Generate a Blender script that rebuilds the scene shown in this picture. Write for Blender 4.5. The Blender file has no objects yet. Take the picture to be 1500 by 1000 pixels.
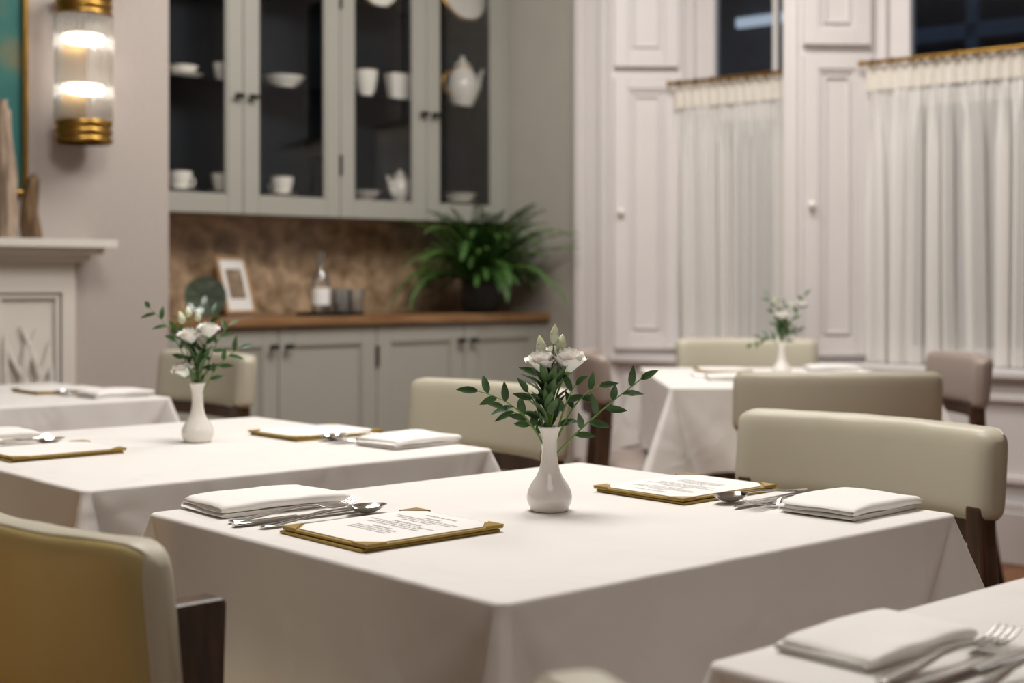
import bpy, math, random, bmesh
from mathutils import Vector, Matrix, noise
sin, cos, pi = math.sin, math.cos, math.pi
scene = bpy.context.scene

# ------------------------------------------------------------------ helpers
def C(h):
    h = h.lstrip('#'); o = []
    for i in (0, 2, 4):
        c = int(h[i:i+2], 16)/255
        o.append(c/12.92 if c <= .04045 else ((c+.055)/1.055)**2.4)
    return (o[0], o[1], o[2], 1)

def newmat(name):
    m = bpy.data.materials.new(name); m.use_nodes = True
    nt = m.node_tree
    return m, nt, nt.nodes['Principled BSDF']

def mat(name, col, rough=.5, metal=0, var=.06, vscale=6, bump=0, bscale=200, sheen=0, spec=.5,
        stretch=None, col2=None, coat=0, sss=0, emit=None, estr=0, detail=4, dist=0, bdist=.004, wr=0):
    m, nt, b = newmat(name)
    c = C(col)
    tc = nt.nodes.new('ShaderNodeTexCoord'); mp = nt.nodes.new('ShaderNodeMapping')
    nt.links.new(tc.outputs['Object'], mp.inputs[0])
    if stretch: mp.inputs['Scale'].default_value = stretch
    n = nt.nodes.new('ShaderNodeTexNoise'); n.inputs['Scale'].default_value = vscale
    n.inputs['Detail'].default_value = detail; n.inputs['Distortion'].default_value = dist
    nt.links.new(mp.outputs[0], n.inputs['Vector'])
    r = nt.nodes.new('ShaderNodeValToRGB')
    r.color_ramp.elements[0].position = .3; r.color_ramp.elements[1].position = .7
    if col2: a, d = C(col2), c
    else:
        a = tuple(x*(1-var) for x in c[:3])+(1,); d = tuple(min(1, x*(1+var)) for x in c[:3])+(1,)
    r.color_ramp.elements[0].color = a; r.color_ramp.elements[1].color = d
    nt.links.new(n.outputs['Fac'], r.inputs[0]); nt.links.new(r.outputs[0], b.inputs['Base Color'])
    b.inputs['Roughness'].default_value = rough; b.inputs['Metallic'].default_value = metal
    b.inputs['Specular IOR Level'].default_value = spec
    if sheen: b.inputs['Sheen Weight'].default_value = sheen
    if coat: b.inputs['Coat Weight'].default_value = coat
    if sss:
        b.inputs['Subsurface Weight'].default_value = sss
        b.inputs['Subsurface Scale'].default_value = .01
    if emit:
        b.inputs['Emission Color'].default_value = C(emit); b.inputs['Emission Strength'].default_value = estr
    if bump:
        n2 = nt.nodes.new('ShaderNodeTexNoise'); n2.inputs['Scale'].default_value = bscale
        nt.links.new(mp.outputs[0], n2.inputs['Vector'])
        bp = nt.nodes.new('ShaderNodeBump'); bp.inputs['Strength'].default_value = bump
        bp.inputs['Distance'].default_value = bdist
        nt.links.new(n2.outputs['Fac'], bp.inputs['Height']); nt.links.new(bp.outputs[0], b.inputs['Normal'])
        if wr:   # broad soft wrinkles in the cloth
            n3 = nt.nodes.new('ShaderNodeTexNoise'); n3.inputs['Scale'].default_value = 5; n3.inputs['Detail'].default_value = 2
            n3.inputs['Distortion'].default_value = .8
            nt.links.new(mp.outputs[0], n3.inputs['Vector'])
            b3 = nt.nodes.new('ShaderNodeBump'); b3.inputs['Strength'].default_value = wr; b3.inputs['Distance'].default_value = .03
            nt.links.new(n3.outputs['Fac'], b3.inputs['Height']); nt.links.new(b3.outputs[0], bp.inputs['Normal'])
    return m

def glassmat(name, tint=(1, 1, 1, 1), refl=.08, rough=.02, diffuse=0, dcol=(.8, .8, .8, 1), transl=.5):
    m, nt, b = newmat(name); nt.nodes.remove(b)
    out = [n for n in nt.nodes if n.type == 'OUTPUT_MATERIAL'][0]
    t = nt.nodes.new('ShaderNodeBsdfTransparent'); t.inputs[0].default_value = tint
    g = nt.nodes.new('ShaderNodeBsdfGlossy'); g.inputs['Roughness'].default_value = rough
    fr = nt.nodes.new('ShaderNodeFresnel'); fr.inputs[0].default_value = 1.45
    ad = nt.nodes.new('ShaderNodeMath'); ad.operation = 'ADD'; ad.inputs[1].default_value = refl; ad.use_clamp = True
    nt.links.new(fr.outputs[0], ad.inputs[0])
    mx = nt.nodes.new('ShaderNodeMixShader')
    nt.links.new(ad.outputs[0], mx.inputs[0]); nt.links.new(t.outputs[0], mx.inputs[1]); nt.links.new(g.outputs[0], mx.inputs[2])
    last = mx
    if diffuse:
        d = nt.nodes.new('ShaderNodeBsdfDiffuse'); d.inputs[0].default_value = dcol
        d2 = nt.nodes.new('ShaderNodeBsdfTranslucent'); d2.inputs[0].default_value = dcol
        md = nt.nodes.new('ShaderNodeMixShader'); md.inputs[0].default_value = transl
        nt.links.new(d.outputs[0], md.inputs[1]); nt.links.new(d2.outputs[0], md.inputs[2])
        m2 = nt.nodes.new('ShaderNodeMixShader'); m2.inputs[0].default_value = diffuse
        nt.links.new(mx.outputs[0], m2.inputs[1]); nt.links.new(md.outputs[0], m2.inputs[2]); last = m2
    nt.links.new(last.outputs[0], out.inputs[0])
    return m

class MB:
    def __init__(s, M=None):
        s.v = []; s.f = []; s.m = []; s.M = M or Matrix.Identity(4)
    def add(s, vs, fs, m=0):
        o = len(s.v)
        s.v += [tuple(s.M @ Vector(v)) for v in vs]
        for f in fs:
            s.f.append([o+i for i in f]); s.m.append(m)
    def box(s, x0, x1, y0, y1, z0, z1, m=0):
        s.add([(x0,y0,z0),(x1,y0,z0),(x1,y1,z0),(x0,y1,z0),(x0,y0,z1),(x1,y0,z1),(x1,y1,z1),(x0,y1,z1)],
              [(0,3,2,1),(4,5,6,7),(0,1,5,4),(1,2,6,5),(2,3,7,6),(3,0,4,7)], m)
    def prism(s, pts, z0, z1, m=0):
        n = len(pts)
        s.add([(p[0],p[1],z0) for p in pts]+[(p[0],p[1],z1) for p in pts],
              [tuple(range(n-1,-1,-1)), tuple(range(n,2*n))]+[(i,(i+1)%n,n+(i+1)%n,n+i) for i in range(n)], m)
    def rings(s, R, m=0, cap=True, closed=False):
        n = len(R[0]); vs = [p for r in R for p in r]; fs = []
        k = len(R)
        for i in range(k if closed else k-1):
            a = i*n; b = ((i+1) % k)*n
            for j in range(n):
                fs.append((a+j, a+(j+1)%n, b+(j+1)%n, b+j))
        if cap and not closed:
            fs.append(tuple(range(n-1,-1,-1))); fs.append(tuple((k-1)*n+j for j in range(n)))
        s.add(vs, fs, m)
    def lathe(s, prof, c=(0,0,0), seg=28, m=0, cap=False, sx=1, sy=1):
        s.rings([[(c[0]+r*cos(2*pi*j/seg)*sx, c[1]+r*sin(2*pi*j/seg)*sy, c[2]+z) for j in range(seg)] for r, z in prof], m, cap)
    def tube(s, pts, rad, seg=8, m=0, closed=False, flat=1):
        pts = [Vector(p) for p in pts]; n = len(pts)
        if not hasattr(rad, '__len__'): rad = [rad]*n
        R = []; up = None
        for i in range(n):
            if closed: t = pts[(i+1)%n]-pts[i-1]
            else: t = pts[min(i+1,n-1)]-pts[max(i-1,0)]
            t.normalize()
            if up is None:
                up = Vector((0,0,1)) if abs(t.z) < .9 else Vector((1,0,0))
            a = up - t*up.dot(t); a.normalize(); b = t.cross(a); up = a
            R.append([tuple(pts[i]+a*rad[i]*flat*cos(2*pi*j/seg)+b*rad[i]*sin(2*pi*j/seg)) for j in range(seg)])
        s.rings(R, m, True, closed)
    def grid(s, fn, nu, nv, m=0):
        vs = [fn(i/nu, j/nv) for i in range(nu+1) for j in range(nv+1)]
        s.add(vs, [(i*(nv+1)+j,(i+1)*(nv+1)+j,(i+1)*(nv+1)+j+1,i*(nv+1)+j+1) for i in range(nu) for j in range(nv)], m)
    def sphere(s, c, rx, ry, rz, m=0, seg=16, rg=10):
        s.rings([[(c[0]+rx*max(1e-4,sin(pi*i/rg))*cos(2*pi*j/seg), c[1]+ry*max(1e-4,sin(pi*i/rg))*sin(2*pi*j/seg), c[2]-rz*cos(pi*i/rg)) for j in range(seg)] for i in range(rg+1)], m)
    def frame(s, axis_o, au, an, u0, u1, z0, z1, w, t0, t1, m=0):
        def P(u, t, z): return (axis_o[0]+au[0]*u+an[0]*t, axis_o[1]+au[1]*u+an[1]*t, z)
        def bx(a, b, c, d):
            vs = [P(a,t0,c),P(b,t0,c),P(b,t1,c),P(a,t1,c),P(a,t0,d),P(b,t0,d),P(b,t1,d),P(a,t1,d)]
            s.add(vs, [(0,3,2,1),(4,5,6,7),(0,1,5,4),(1,2,6,5),(2,3,7,6),(3,0,4,7)], m)
        bx(u0,u0+w,z0,z1); bx(u1-w,u1,z0,z1); bx(u0+w,u1-w,z0,z0+w); bx(u0+w,u1-w,z1-w,z1)
    def done(s, name, mats, parent=None, loc=None, rot=0, smooth=False, bevel=0, ang=40, solid=0, sub=0, rote=None):
        me = bpy.data.meshes.new(name); me.from_pydata(s.v, [], s.f)
        for m in mats: me.materials.append(m)
        me.polygons.foreach_set('material_index', s.m)
        if smooth:
            me.polygons.foreach_set('use_smooth', [True]*len(me.polygons))
            try: me.set_sharp_from_angle(angle=math.radians(ang))
            except Exception: pass
        me.update()
        o = bpy.data.objects.new(name, me); scene.collection.objects.link(o)
        if parent: o.parent = parent
        if loc: o.location = loc
        if rot: o.rotation_euler[2] = rot
        if rote: o.rotation_euler = rote
        if bevel:
            md = o.modifiers.new('b', 'BEVEL'); md.width = bevel; md.segments = 2; md.limit_method = 'ANGLE'
        return o

def empty(name, loc=(0,0,0), rot=0):
    e = bpy.data.objects.new(name, None); e.empty_display_size = .1
    scene.collection.objects.link(e); e.location = loc; e.rotation_euler[2] = rot
    return e

# ------------------------------------------------------------------ materials
M_cloth = mat('linen_cloth', '#e8e4df', .75, var=.012, vscale=3, bump=.12, bscale=900, sheen=.1, spec=.3, wr=.45)
M_napkin = mat('napkin_linen', '#f3f0eb', .9, var=.012, vscale=8, bump=.15, bscale=700, sheen=.1, spec=.2, wr=.3)
M_porc = mat('white_porcelain', '#f3efe8', .12, var=.01, coat=.5)
M_china = mat('cream_china', '#f0ece2', .2, var=.02, coat=.3)
M_gold = mat('gold_rim', '#c9a256', .3, 1, var=.05)
M_steel = mat('polished_steel', '#cfccc6', .13, 1, var=.03)
M_brass = mat('aged_brass', '#a5803f', .3, 1, var=.12, vscale=30)
M_cover = mat('ochre_leather', '#9c7f34', .5, var=.08, vscale=40, bump=.2, bscale=500)
M_paper = mat('menu_paper', '#efece8', .8, var=.01)
M_ink = mat('ink', '#67625c', .8, var=.01)
M_cream = mat('cream_leather', '#c0baa6', .45, var=.03, vscale=5, bump=.08, bscale=500)
M_must = mat('olive_cream_leather', '#b8a871', .5, var=.05, vscale=5, bump=.08, bscale=500)
M_taupe = mat('taupe_leather', '#9a8b82', .5, var=.04, vscale=5, bump=.08, bscale=500)
M_walnut = mat('walnut_wood', '#553823', .4, vscale=12, col2='#30200f', stretch=(6, 6, .8), bump=.1, bscale=60)
M_grey = mat('greige_paint', '#9f9e95', .45, var=.015)
M_greyW = mat('greige_wall_paint', '#a9a49b', .7, var=.02)
M_dark = mat('cabinet_interior', '#10171d', .6, var=.1, spec=.2)
M_black = mat('black_iron', '#17150f', .4, .6, var=.1)
M_counter = mat('oak_counter', '#94704a', .4, vscale=8, col2='#6f4c2c', stretch=(.6, 8, 8))
M_splash = mat('burr_backsplash', '#cbae8d', .3, vscale=12, col2='#735c44', detail=10, dist=.5)
M_wallp = mat('textured_wallpaper', '#b1a7a0', .8, var=.05, vscale=60, bump=.5, bscale=160, stretch=(1, 1, 2.5))
M_white = mat('white_gloss_paint', '#dad5d3', .4, var=.012)
M_whiteM = mat('mantel_paint', '#d6d1c8', .5, var=.02)
M_ceil = mat('ceiling_paint', '#e8e6e3', .9, var=.01)
M_floor = mat('oak_floor', '#94623a', .4, vscale=5, col2='#6b4122', stretch=(.8, 9, 1))
M_pot = mat('dark_pot', '#23221f', .5, var=.3, vscale=50, bump=.6, bscale=60)
M_fern = mat('fern_green', '#3f702c', .5, vscale=14, col2='#1a3d15')
M_leaf = mat('eucalyptus_leaf', '#4c6f3b', .5, vscale=30, col2='#294722')
M_stem = mat('green_stem', '#6a8a44', .5, var=.1)
M_petal = mat('white_petal', '#faf8f2', .6, var=.015, sss=.15)
M_bud = mat('flower_bud', '#e9ecd8', .6, vscale=50, col2='#c0cd98')
M_drift = mat('driftwood_pale', '#b8a490', .85, vscale=14, col2='#86725f', stretch=(5, 5, .7), bump=.8, bscale=30)
M_drift2 = mat('driftwood_brown', '#7d6245', .85, vscale=14, col2='#453422', stretch=(5, 5, .7), bump=.8, bscale=30)
M_glass = glassmat('clear_glass', refl=-.024)
M_winglass = glassmat('window_glass', refl=.03, tint=(.7, .75, .8, 1))
M_rod = glassmat('ribbed_glass', refl=.12, rough=.12, diffuse=.13, dcol=(.8, .76, .7, 1), tint=(.96, .93, .89, 1))
M_bottle = glassmat('bottle_glass', refl=.07, tint=(.93, .95, .96, 1), diffuse=.08)
M_green = glassmat('green_art_glass', refl=.1, tint=(.35, .45, .38, 1), rough=.1, diffuse=.35, dcol=(.2, .27, .2, 1), transl=.2)
M_sheer = glassmat('sheer_curtain', refl=-.04, rough=.9, diffuse=.60, dcol=C('#fbf8f3'), transl=.2)
M_head = glassmat('curtain_heading', refl=-.04, rough=.9, diffuse=.8, dcol=C('#f3ece0'), transl=.2)
M_lamp, nt, b = newmat('sconce_lamp')
b.inputs['Emission Color'].default_value = (1, .98, .96, 1); b.inputs['Emission Strength'].default_value = 10
M_night = mat('night_wall', '#4b5761', .9, col2='#1b2229', vscale=1.2)
M_paneglow, nt, b = newmat('pane_glow_strip')  # glowing strip made up outside, imitates a bright reflection in the pane
b.inputs['Emission Color'].default_value = (.75, .78, .8, 1); b.inputs['Emission Strength'].default_value = .9

M_paint, nt, b = newmat('teal_painting')
tc = nt.nodes.new('ShaderNodeTexCoord'); n = nt.nodes.new('ShaderNodeTexNoise'); n.inputs['Scale'].default_value = 2.5; n.inputs['Detail'].default_value = 6
r = nt.nodes.new('ShaderNodeValToRGB'); r.color_ramp.elements[0].position = .36; r.color_ramp.elements[0].color = C('#75765c')
r.color_ramp.elements[1].position = .46; r.color_ramp.elements[1].color = C('#3a716b')
e = r.color_ramp.elements.new(.65); e.color = C('#28575a')
nt.links.new(tc.outputs['Object'], n.inputs['Vector']); nt.links.new(n.outputs[0], r.inputs[0]); nt.links.new(r.outputs[0], b.inputs['Base Color'])
b.inputs['Roughness'].default_value = .6; b.inputs['Specular IOR Level'].default_value = .2

# ------------------------------------------------------------------ room shell
WU = 4.675; VB = 5.62
WO = Vector((4.674, 4.835)); WS = Vector((.1528, -.9883)).normalized(); WN = Vector((.9883, .1528)).normalized()
MW = Matrix(((WS.x, WN.x, 0, WO.x), (WS.y, WN.y, 0, WO.y), (0, 0, 1, 0), (0, 0, 0, 1)))
H = 3.2
m = MB(); m.box(-2.2, 6.4, -2.3, 5.8, -.1, 0); fl = m.done('floor', [M_floor])
m = MB(); m.box(-2.2, 6.4, -2.3, 5.8, H, H+.1); m.done('ceiling', [M_ceil])
m = MB(); m.box(-2.2, WU, VB, VB+.15, 0, H); m.done('wall_back', [M_wallp])
m = MB(); m.box(-2.2, -2.0, -2.15, VB, 0, H); m.done('wall_left', [M_wallp])
m = MB(); m.box(-2.2, 6.2, -2.3, -2.15, 0, H); m.done('wall_rear', [M_wallp])
m = MB(); m.box(WU, WU+.2, 4.84, VB+.15, 0, H); m.done('wall_alcove', [M_greyW])
m = MB(); m.box(.3, 2.613, 4.95, VB, 0, H); m.done('wall_chimney', [M_wallp])

m = MB(MW)
SILL = .70; HEAD = 3.0
J1 = ((.196, 0), (.447, .22)); J2 = ((1.166, 0), (1.40, .22))
m.prism([(0,0),(.196,0),(.447,.22),(.447,.4),(0,.4)], 0, H)
m.prism([(1.096,0),(1.166,0),(1.40,.22),(1.40,.4),(1.05,.4),(1.05,.22)], 0, H)
m.prism([(2.45,0),(7.05,0),(7.05,.4),(2.40,.4),(2.40,.22)], 0, H)
for a, b_ in ((.19, 1.1), (1.16, 2.46)):
    m.box(a, b_, .03, .4, 0, SILL); m.box(a, b_, .001, .4, HEAD, H)
m.done('wall_window', [M_white])

m = MB(MW)
for a, b_ in ((.20, 1.09), (1.17, 2.45)):
    m.box(a, b_, -.02, .19, SILL, SILL+.03)
    m.frame((0, 0), (1, 0), (0, 1), a+.06, b_-.06, .3, .64, .03, .005, .03)
m.done('trim_1', [M_white], bevel=.006)
m = MB(MW)
m.box(0.02, 7.0, -.03, 0.0, 0, .2); m.box(0.02, 7.0, -.02, 0.0, .2, .235)
m.box(.2, 1.09, 0, .03, 0, .2); m.box(1.17, 2.44, 0, .03, 0, .2)
m.done('baseboard_window', [M_white], bevel=.006)
m = MB(MW)
m.box(0.0, .05, -.03, 0, .235, HEAD); m.box(.05, .145, -.018, 0, .235, HEAD); m.box(.145, .19, -.035, 0, .235, HEAD)
m.box(1.10, 1.165, -.022, 0, .235, HEAD); m.box(2.46, 2.6, -.03, 0, .235, HEAD)
m.done('trim_2', [M_white], bevel=.008)

for (p, q) in (J1, J2):
    m = MB(MW)
    d = Vector((q[0]-p[0], q[1]-p[1])); L = d.length-.012; d.normalize(); nn = Vector((d.y, -d.x))
    if nn.y > 0: nn = -nn
    def P(u, t): return (p[0]+d.x*u+nn.x*t, p[1]+d.y*u+nn.y*t)
    for z0, z1 in ((.76, 2.02), (2.06, 2.96)):
        m.prism([P(.012, .0), P(L-.012, .0), P(L-.012, .018), P(.012, .018)], z0, z1)
        m.frame(P(0, 0), d, nn, .012, L-.012, z0, z1, .062, .018, .038)
        m.frame(P(0, 0), d, nn, .074, L-.074, z0+.062, z1-.062, .014, .018, .030)
        m.frame(P(0, 0), d, nn, .10, L-.10, z0+.09, z1-.09, .01, .018, .030)
    o = m.done('window_shutter', [M_white, M_brass], bevel=.003)
    k = MB(MW)
    k.tube([(*P(.04, .038), 1.39), (*P(.04, .05), 1.39)], .006, 10); c2 = P(.04, .06); k.sphere((c2[0], c2[1], 1.39), .016, .016, .016)
    k.done('knob', [M_porc], parent=o, smooth=True)

def window(name, a, b_, fw):
    e = empty(name)
    m = MB(MW); n0 = .235
    m.box(a+.002, a+.05, n0-.01, .33, SILL+.03, HEAD); m.box(b_-.03, b_-.002, n0-.01, .33, SILL+.03, HEAD)
    m.box(a+.05, a+fw, n0+.025, .32, SILL+.03, HEAD); m.box(b_-.08, b_-.03, n0+.025, .32, SILL+.03, HEAD)
    for z in (SILL+.03, HEAD-.07): m.box(a+fw, b_-.08, n0+.03, .31, z, z+.07)
    m.box(a+fw, b_-.08, n0+.02, .32, 1.80, 1.86)
    m.box((a+fw+b_-.08)/2-.012+.12, (a+fw+b_-.08)/2+.012+.12, n0+.035, .305, SILL+.1, HEAD-.07)
    m.done('sash_frame', [M_white], parent=e, bevel=.004)
    m = MB(MW); m.box(a+fw, b_-.08, .288, .292, SILL+.08, HEAD-.06); m.done('glass', [M_winglass], parent=e)
window('window_1', .447, 1.05, .14); window('window_2', 1.40, 2.40, .14)

def curtain(a, b_, seed):
    rnd = random.Random(seed)
    ph = rnd.random()*6; zt = 1.955; zb = .735; n0 = .145
    e = empty('cafe_curtain')
    def warp(s, z): return noise.noise(Vector((s*4, seed, z*.3)))*2.0+noise.noise(Vector((s*11, seed+5, 0)))*.8
    m = MB(MW)
    def fn(i, j):
        s = a+.012+(b_-a-.024)*i; z = zt+(zb-zt)*j
        w = warp(s, z)
        th = s*2*pi/.088+w*2.4+ph; f3 = sin(s*2*pi/.23+w*2); f1 = sin(s*2*pi/.03+ph)
        g = min(1, j*3.5)
        y = .008*(1-g)*f1+g*(.019*cos(th)*(1+.3*f3)+.008*f3)
        ds = g*(.020*sin(2*th)*(.8+.4*f3))
        return (min(b_, max(a, s+ds)), n0+y, z)
    m.grid(fn, 700, 24)
    m.done('sheer_panel', [M_sheer], parent=e, smooth=True, ang=180)
    m = MB(MW)
    def fh(i, j):
        s = a+(b_-a)*i; z = zt+.018-.11*j
        return (s, n0-.010+.008*sin(s*2*pi/.045+ph)*(1-.3*j), z)
    m.grid(fh, 300, 4); m.done('header', [M_head], parent=e, smooth=True, ang=180)
    m = MB(MW); m.tube([(a-.01, n0-.035, zt+.02), (b_, n0-.035, zt+.02)], .009, 12)
    for k in range(int((b_-a)/.09)):
        s = a+.04+k*.09
        m.tube([(s, n0-.035+.014*cos(t*pi/5), zt+.018+.014*sin(t*pi/5)) for t in range(10)], .0025, 6, closed=True)
    m.sphere((a-.01, n0-.035, zt+.02), .014, .014, .014)
    m.done('curtain_rod', [M_brass], parent=e, smooth=True)
curtain(.455, 1.03, 3); curtain(1.405, 2.385, 8)

m = MB(MW); m.box(-6, 8, 4.0, 4.2, -1, 7)
m.box(-1.5, -1.0, 3.95, 3.999, 2.98, 3.05, 1)
for k in range(5): m.box(-.6+k*.9, -.52+k*.9, 3.9, 3.999, 1.5, 4.5, 2)
m.box(-.6, 3.2, 3.9, 3.999, 2.7, 2.8, 2)
m.done('exterior_facade', [M_night, M_paneglow, mat('night_frame', '#7c868e', .7)])

# ------------------------------------------------------------------ cabinets
U0, U1 = 2.615, 4.673
ed = [2.665, 3.165, 3.665, 4.16, 4.645]
m = MB(); vf = 5.33; zb, zt = 1.356, 2.95
m.box(U0, U1, vf+.025, VB-.002, zb, zb+.04, 0)
m.box(U0, U1, VB-.02, VB-.003, zb+.04, zt, 1)
m.box(U0, U0+.02, vf+.025, VB-.02, zb+.04, zt, 1); m.box(U1-.02, U1, vf+.025, VB-.02, zb+.04, zt, 1)
m.box(3.655, 3.675, vf+.025, VB-.02, zb+.04, zt, 1)
m.box(U0, U1, vf+.025, VB-.003, zt, zt+.2, 0)
m.box(U0+.02, U1-.02, vf+.026, VB-.02, zb+.04, zb+.085, 1)
m.box(U0, ed[0]-.002, vf, vf+.025, zb, zt+.2, 0); m.box(ed[4]+.002, U1, vf, vf+.025, zb, zt+.2, 0)
cab = m.done('china_cabinet', [M_grey, M_dark], bevel=.002)
m = MB()
for i in range(4):
    a, b_ = ed[i]+.002, ed[i+1]-.002
    z0, z1 = zb+.002, zt
    st = .072
    m.box(a, a+st, vf-.002, vf+.022, z0, z1); m.box(b_-st, b_, vf-.002, vf+.022, z0, z1)
    m.box(a+st, b_-st, vf-.002, vf+.022, z0, z0+.075); m.box(a+st, b_-st, vf-.002, vf+.022, z1-.09, z1)
    m.frame((0, 0), (1, 0), (0, 1), a+st, b_-st, z0+.075, z1-.09, .01, vf+.004, vf+.018)
m.done('doors', [M_grey], parent=cab, bevel=.003)
m = MB()
for i in range(4): m.box(ed[i]+.07, ed[i+1]-.07, vf+.010, vf+.013, zb+.07, zt-.09)
m.done('door_glass', [M_glass], parent=cab)
m = MB()
for z in (1.92, 2.34): m.box(U0+.02, U1-.02, vf+.04, VB-.02, z, z+.01)
m.done('glass_shelves', [M_glass], parent=cab)
m = MB()
for g in (3.165, 4.16):
    for sg in (-1, 1):
        x = g+sg*.034
        m.tube([(x, vf-.002, 1.86), (x, vf-.03, 1.86)], .007, 8); m.tube([(x-.02, vf-.032, 1.86), (x+.02, vf-.032, 1.86)], .011, 8)
for z in (1.55, 2.3): m.tube([(3.665, vf-.006, z), (3.665, vf-.006, z+.09)], .008, 8)
m.done('cabinet_knobs', [M_black], parent=cab, smooth=True)

m = MB(); vl = 5.05
m.box(U0, U1, vl+.025, VB-.002, .1, .883, 0); m.box(U0, U1, vl+.08, VB-.002, 0, .1, 0)
m.box(U0, ed[0]-.002, vl, vl+.025, .1, .883, 0); m.box(ed[4]+.002, U1, vl, vl+.025, .1, .883, 0)
for i in range(4):
    a, b_ = ed[i]+.002, ed[i+1]-.002; z0, z1 = .11, .875; st = .075
    m.box(a, a+st, vl, vl+.024, z0, z1); m.box(b_-st, b_, vl, vl+.024, z0, z1)
    m.box(a+st, b_-st, vl, vl+.024, z0, z0+st); m.box(a+st, b_-st, vl, vl+.024, z1-st, z1)
    m.box(a+st, b_-st, vl+.013, vl+.024, z0+st, z1-st)
    m.frame((0, 0), (1, 0), (0, 1), a+st, b_-st, z0+st, z1-st, .01, vl+.006, vl+.014)
sb = m.done('sideboard_cabinet', [M_grey], bevel=.003)
m = MB(); m.box(U0, U1, 5.02, VB-.002, .883, .92); m.done('countertop', [M_counter], parent=sb, bevel=.005)
m = MB()
for g in (3.165, 4.16):
    for sg in (-1, 1):
        x = g+sg*.036
        m.tube([(x, vl, .80), (x, vl-.03, .80)], .007, 8); m.tube([(x-.016, vl-.032, .80), (x+.016, vl-.032, .80)], .011, 8)
m.tube([(3.665, vl-.006, .70), (3.665, vl-.006, .79)], .008, 8)
m.done('cabinet_knobs', [M_black], parent=sb, smooth=True)
m = MB(); m.box(U0, U1, VB-.018, VB-.003, .92, zb); m.done('backsplash', [M_splash], parent=sb)

# ------------------------------------------------------------------ china
VC = 5.46
def saucer(x, y, z, r=.075):
    m = MB(); m.lathe([(.001, 0), (r*.5, 0), (r*.55, .004), (r*.95, .014), (r, .018), (r*.96, .019), (r*.5, .008), (.001, .007)], seg=28)
    m.done('saucer', [M_china], loc=(x, y, z), smooth=True, ang=60)
def cup(x, y, z, r=.042, h=.06, rot=0, name='teacup'):
    m = MB(); m.lathe([(.001, 0), (r*.5, 0), (r*.5, .005), (r*.8, h*.3), (r*.97, h*.75), (r, h), (r*.95, h), (r*.9, h*.7), (r*.7, h*.25), (.001, h*.12)])
    m.lathe([(r*1.0, h*.97), (r*1.01, h*1.005), (r*.95, h*1.005)], m=1)
    m.tube([(r*.9+.022*sin(t*pi/8), 0, h*.5-.02*cos(t*pi/8)*1.0) for t in range(9)], .004, 8)
    m.done(name, [M_china, M_gold], loc=(x, y, z), rot=rot, smooth=True, ang=60)
def pot(x, y, z, s=1, rot=0, tall=1):
    m = MB(); r = .062*s; h = .14*s*tall
    m.lathe([(.001, 0), (r*.6, 0), (r*.62, .006), (r*.9, h*.25), (r, h*.5), (r*.85, h*.8), (r*.6, h*.95), (r*.6, h)], seg=28)
    m.lathe([(r*.63, h), (r*.55, h*1.06), (r*.2, h*1.16), (.01, h*1.18), (.013*s, h*1.24), (.001, h*1.29)], seg=20)
    m.lathe([(r*.64, h*.98), (r*.65, h*1.0), (r*.62, h*1.02)], seg=24, m=1)
    m.tube([(-r*.85, 0, h*.3), (-r*1.25, 0, h*.55), (-r*1.4, 0, h*.8), (-r*1.65, 0, h*1.0)], [.016*s, .012*s, .009*s, .007*s], 10)
    m.tube([(r*.75+.05*s*sin(t*pi/8), 0, h*.58-.042*s*tall*cos(t*pi/8)) for t in range(9)], .006*s, 8, m=1)
    m.done('teapot', [M_china, M_gold], loc=(x, y, z), rot=rot, smooth=True, ang=60)
def plate(x, y, z, r, rot=0):
    m = MB(); m.lathe([(.001, 0), (r*.6, 0), (r*.65, .006), (r*.96, .018), (r, .02), (r*.97, .023), (r*.63, .012), (.001, .009)], seg=40)
    m.lathe([(r*.9, .0175), (r*1.002, .0205), (r*.97, .0245), (r*.9, .0215)], seg=40, m=1)
    m.done('dinner_plate', [M_china, M_gold], loc=(x, y, z+r*.98), smooth=True, ang=60, rote=(math.radians(78), 0, rot))
def bowl(x, y, z, r=.07, h=.035):
    m = MB(); m.lathe([(.001, 0), (r*.4, 0), (r*.42, .005), (r*.8, h*.5), (r, h), (r*.96, h), (r*.75, h*.5), (.001, .008)])
    m.done('soup_bowl', [M_china], loc=(x, y, z), smooth=True, ang=60)
Z1, Z2, Z3 = zb+.087, 1.932, 2.352
for x, k in ((2.935, 0), (3.142, .5), (3.44, 2)):
    saucer(x, VC, Z1); cup(x, VC, Z1+.010, rot=k, r=.052, h=.085)
bowl(3.89, VC, Z1, .08, .05); pot(4.10, VC, Z1, 1.0, .3, .9); saucer(4.47, VC, Z1, .095); bowl(4.47, VC, Z1+.012, .085, .05)
saucer(2.95, VC, Z2, .085); bowl(2.95, VC, Z2+.012, .065, .04); cup(3.142, VC, Z2, .045, .085, 1)
bowl(3.45, VC, Z2, .095, .055); cup(3.90, VC, Z2, .055, .13, 2.6, 'milk_jug')
m = MB()
m.rings([[((.065+.02*t)*a, (.03+.015*t)*b_, .13*t) for a, b_ in ((1, .6), (.8, 1), (-.8, 1), (-1, .6), (-1, -.6), (-.8, -1), (.8, -1), (1, -.6))] for t in (0, .33, .66, 1)])
m.rings([[((.0855)*a, (.0455)*b_, .125+.006*t) for a, b_ in ((1, .6), (.8, 1), (-.8, 1), (-1, .6), (-1, -.6), (-.8, -1), (.8, -1), (1, -.6))] for t in (0, 1)], m=1)
m.done('china_planter', [M_china, M_gold], loc=(4.11, VC, Z2), bevel=.004, smooth=True)
pot(4.485, VC, Z2, 1.3, pi, 1.1)
plate(4.50, VC+.02, Z3, .15); plate(3.97, VC+.02, Z3, .12); plate(3.3, VC+.02, Z3, .13)

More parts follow.
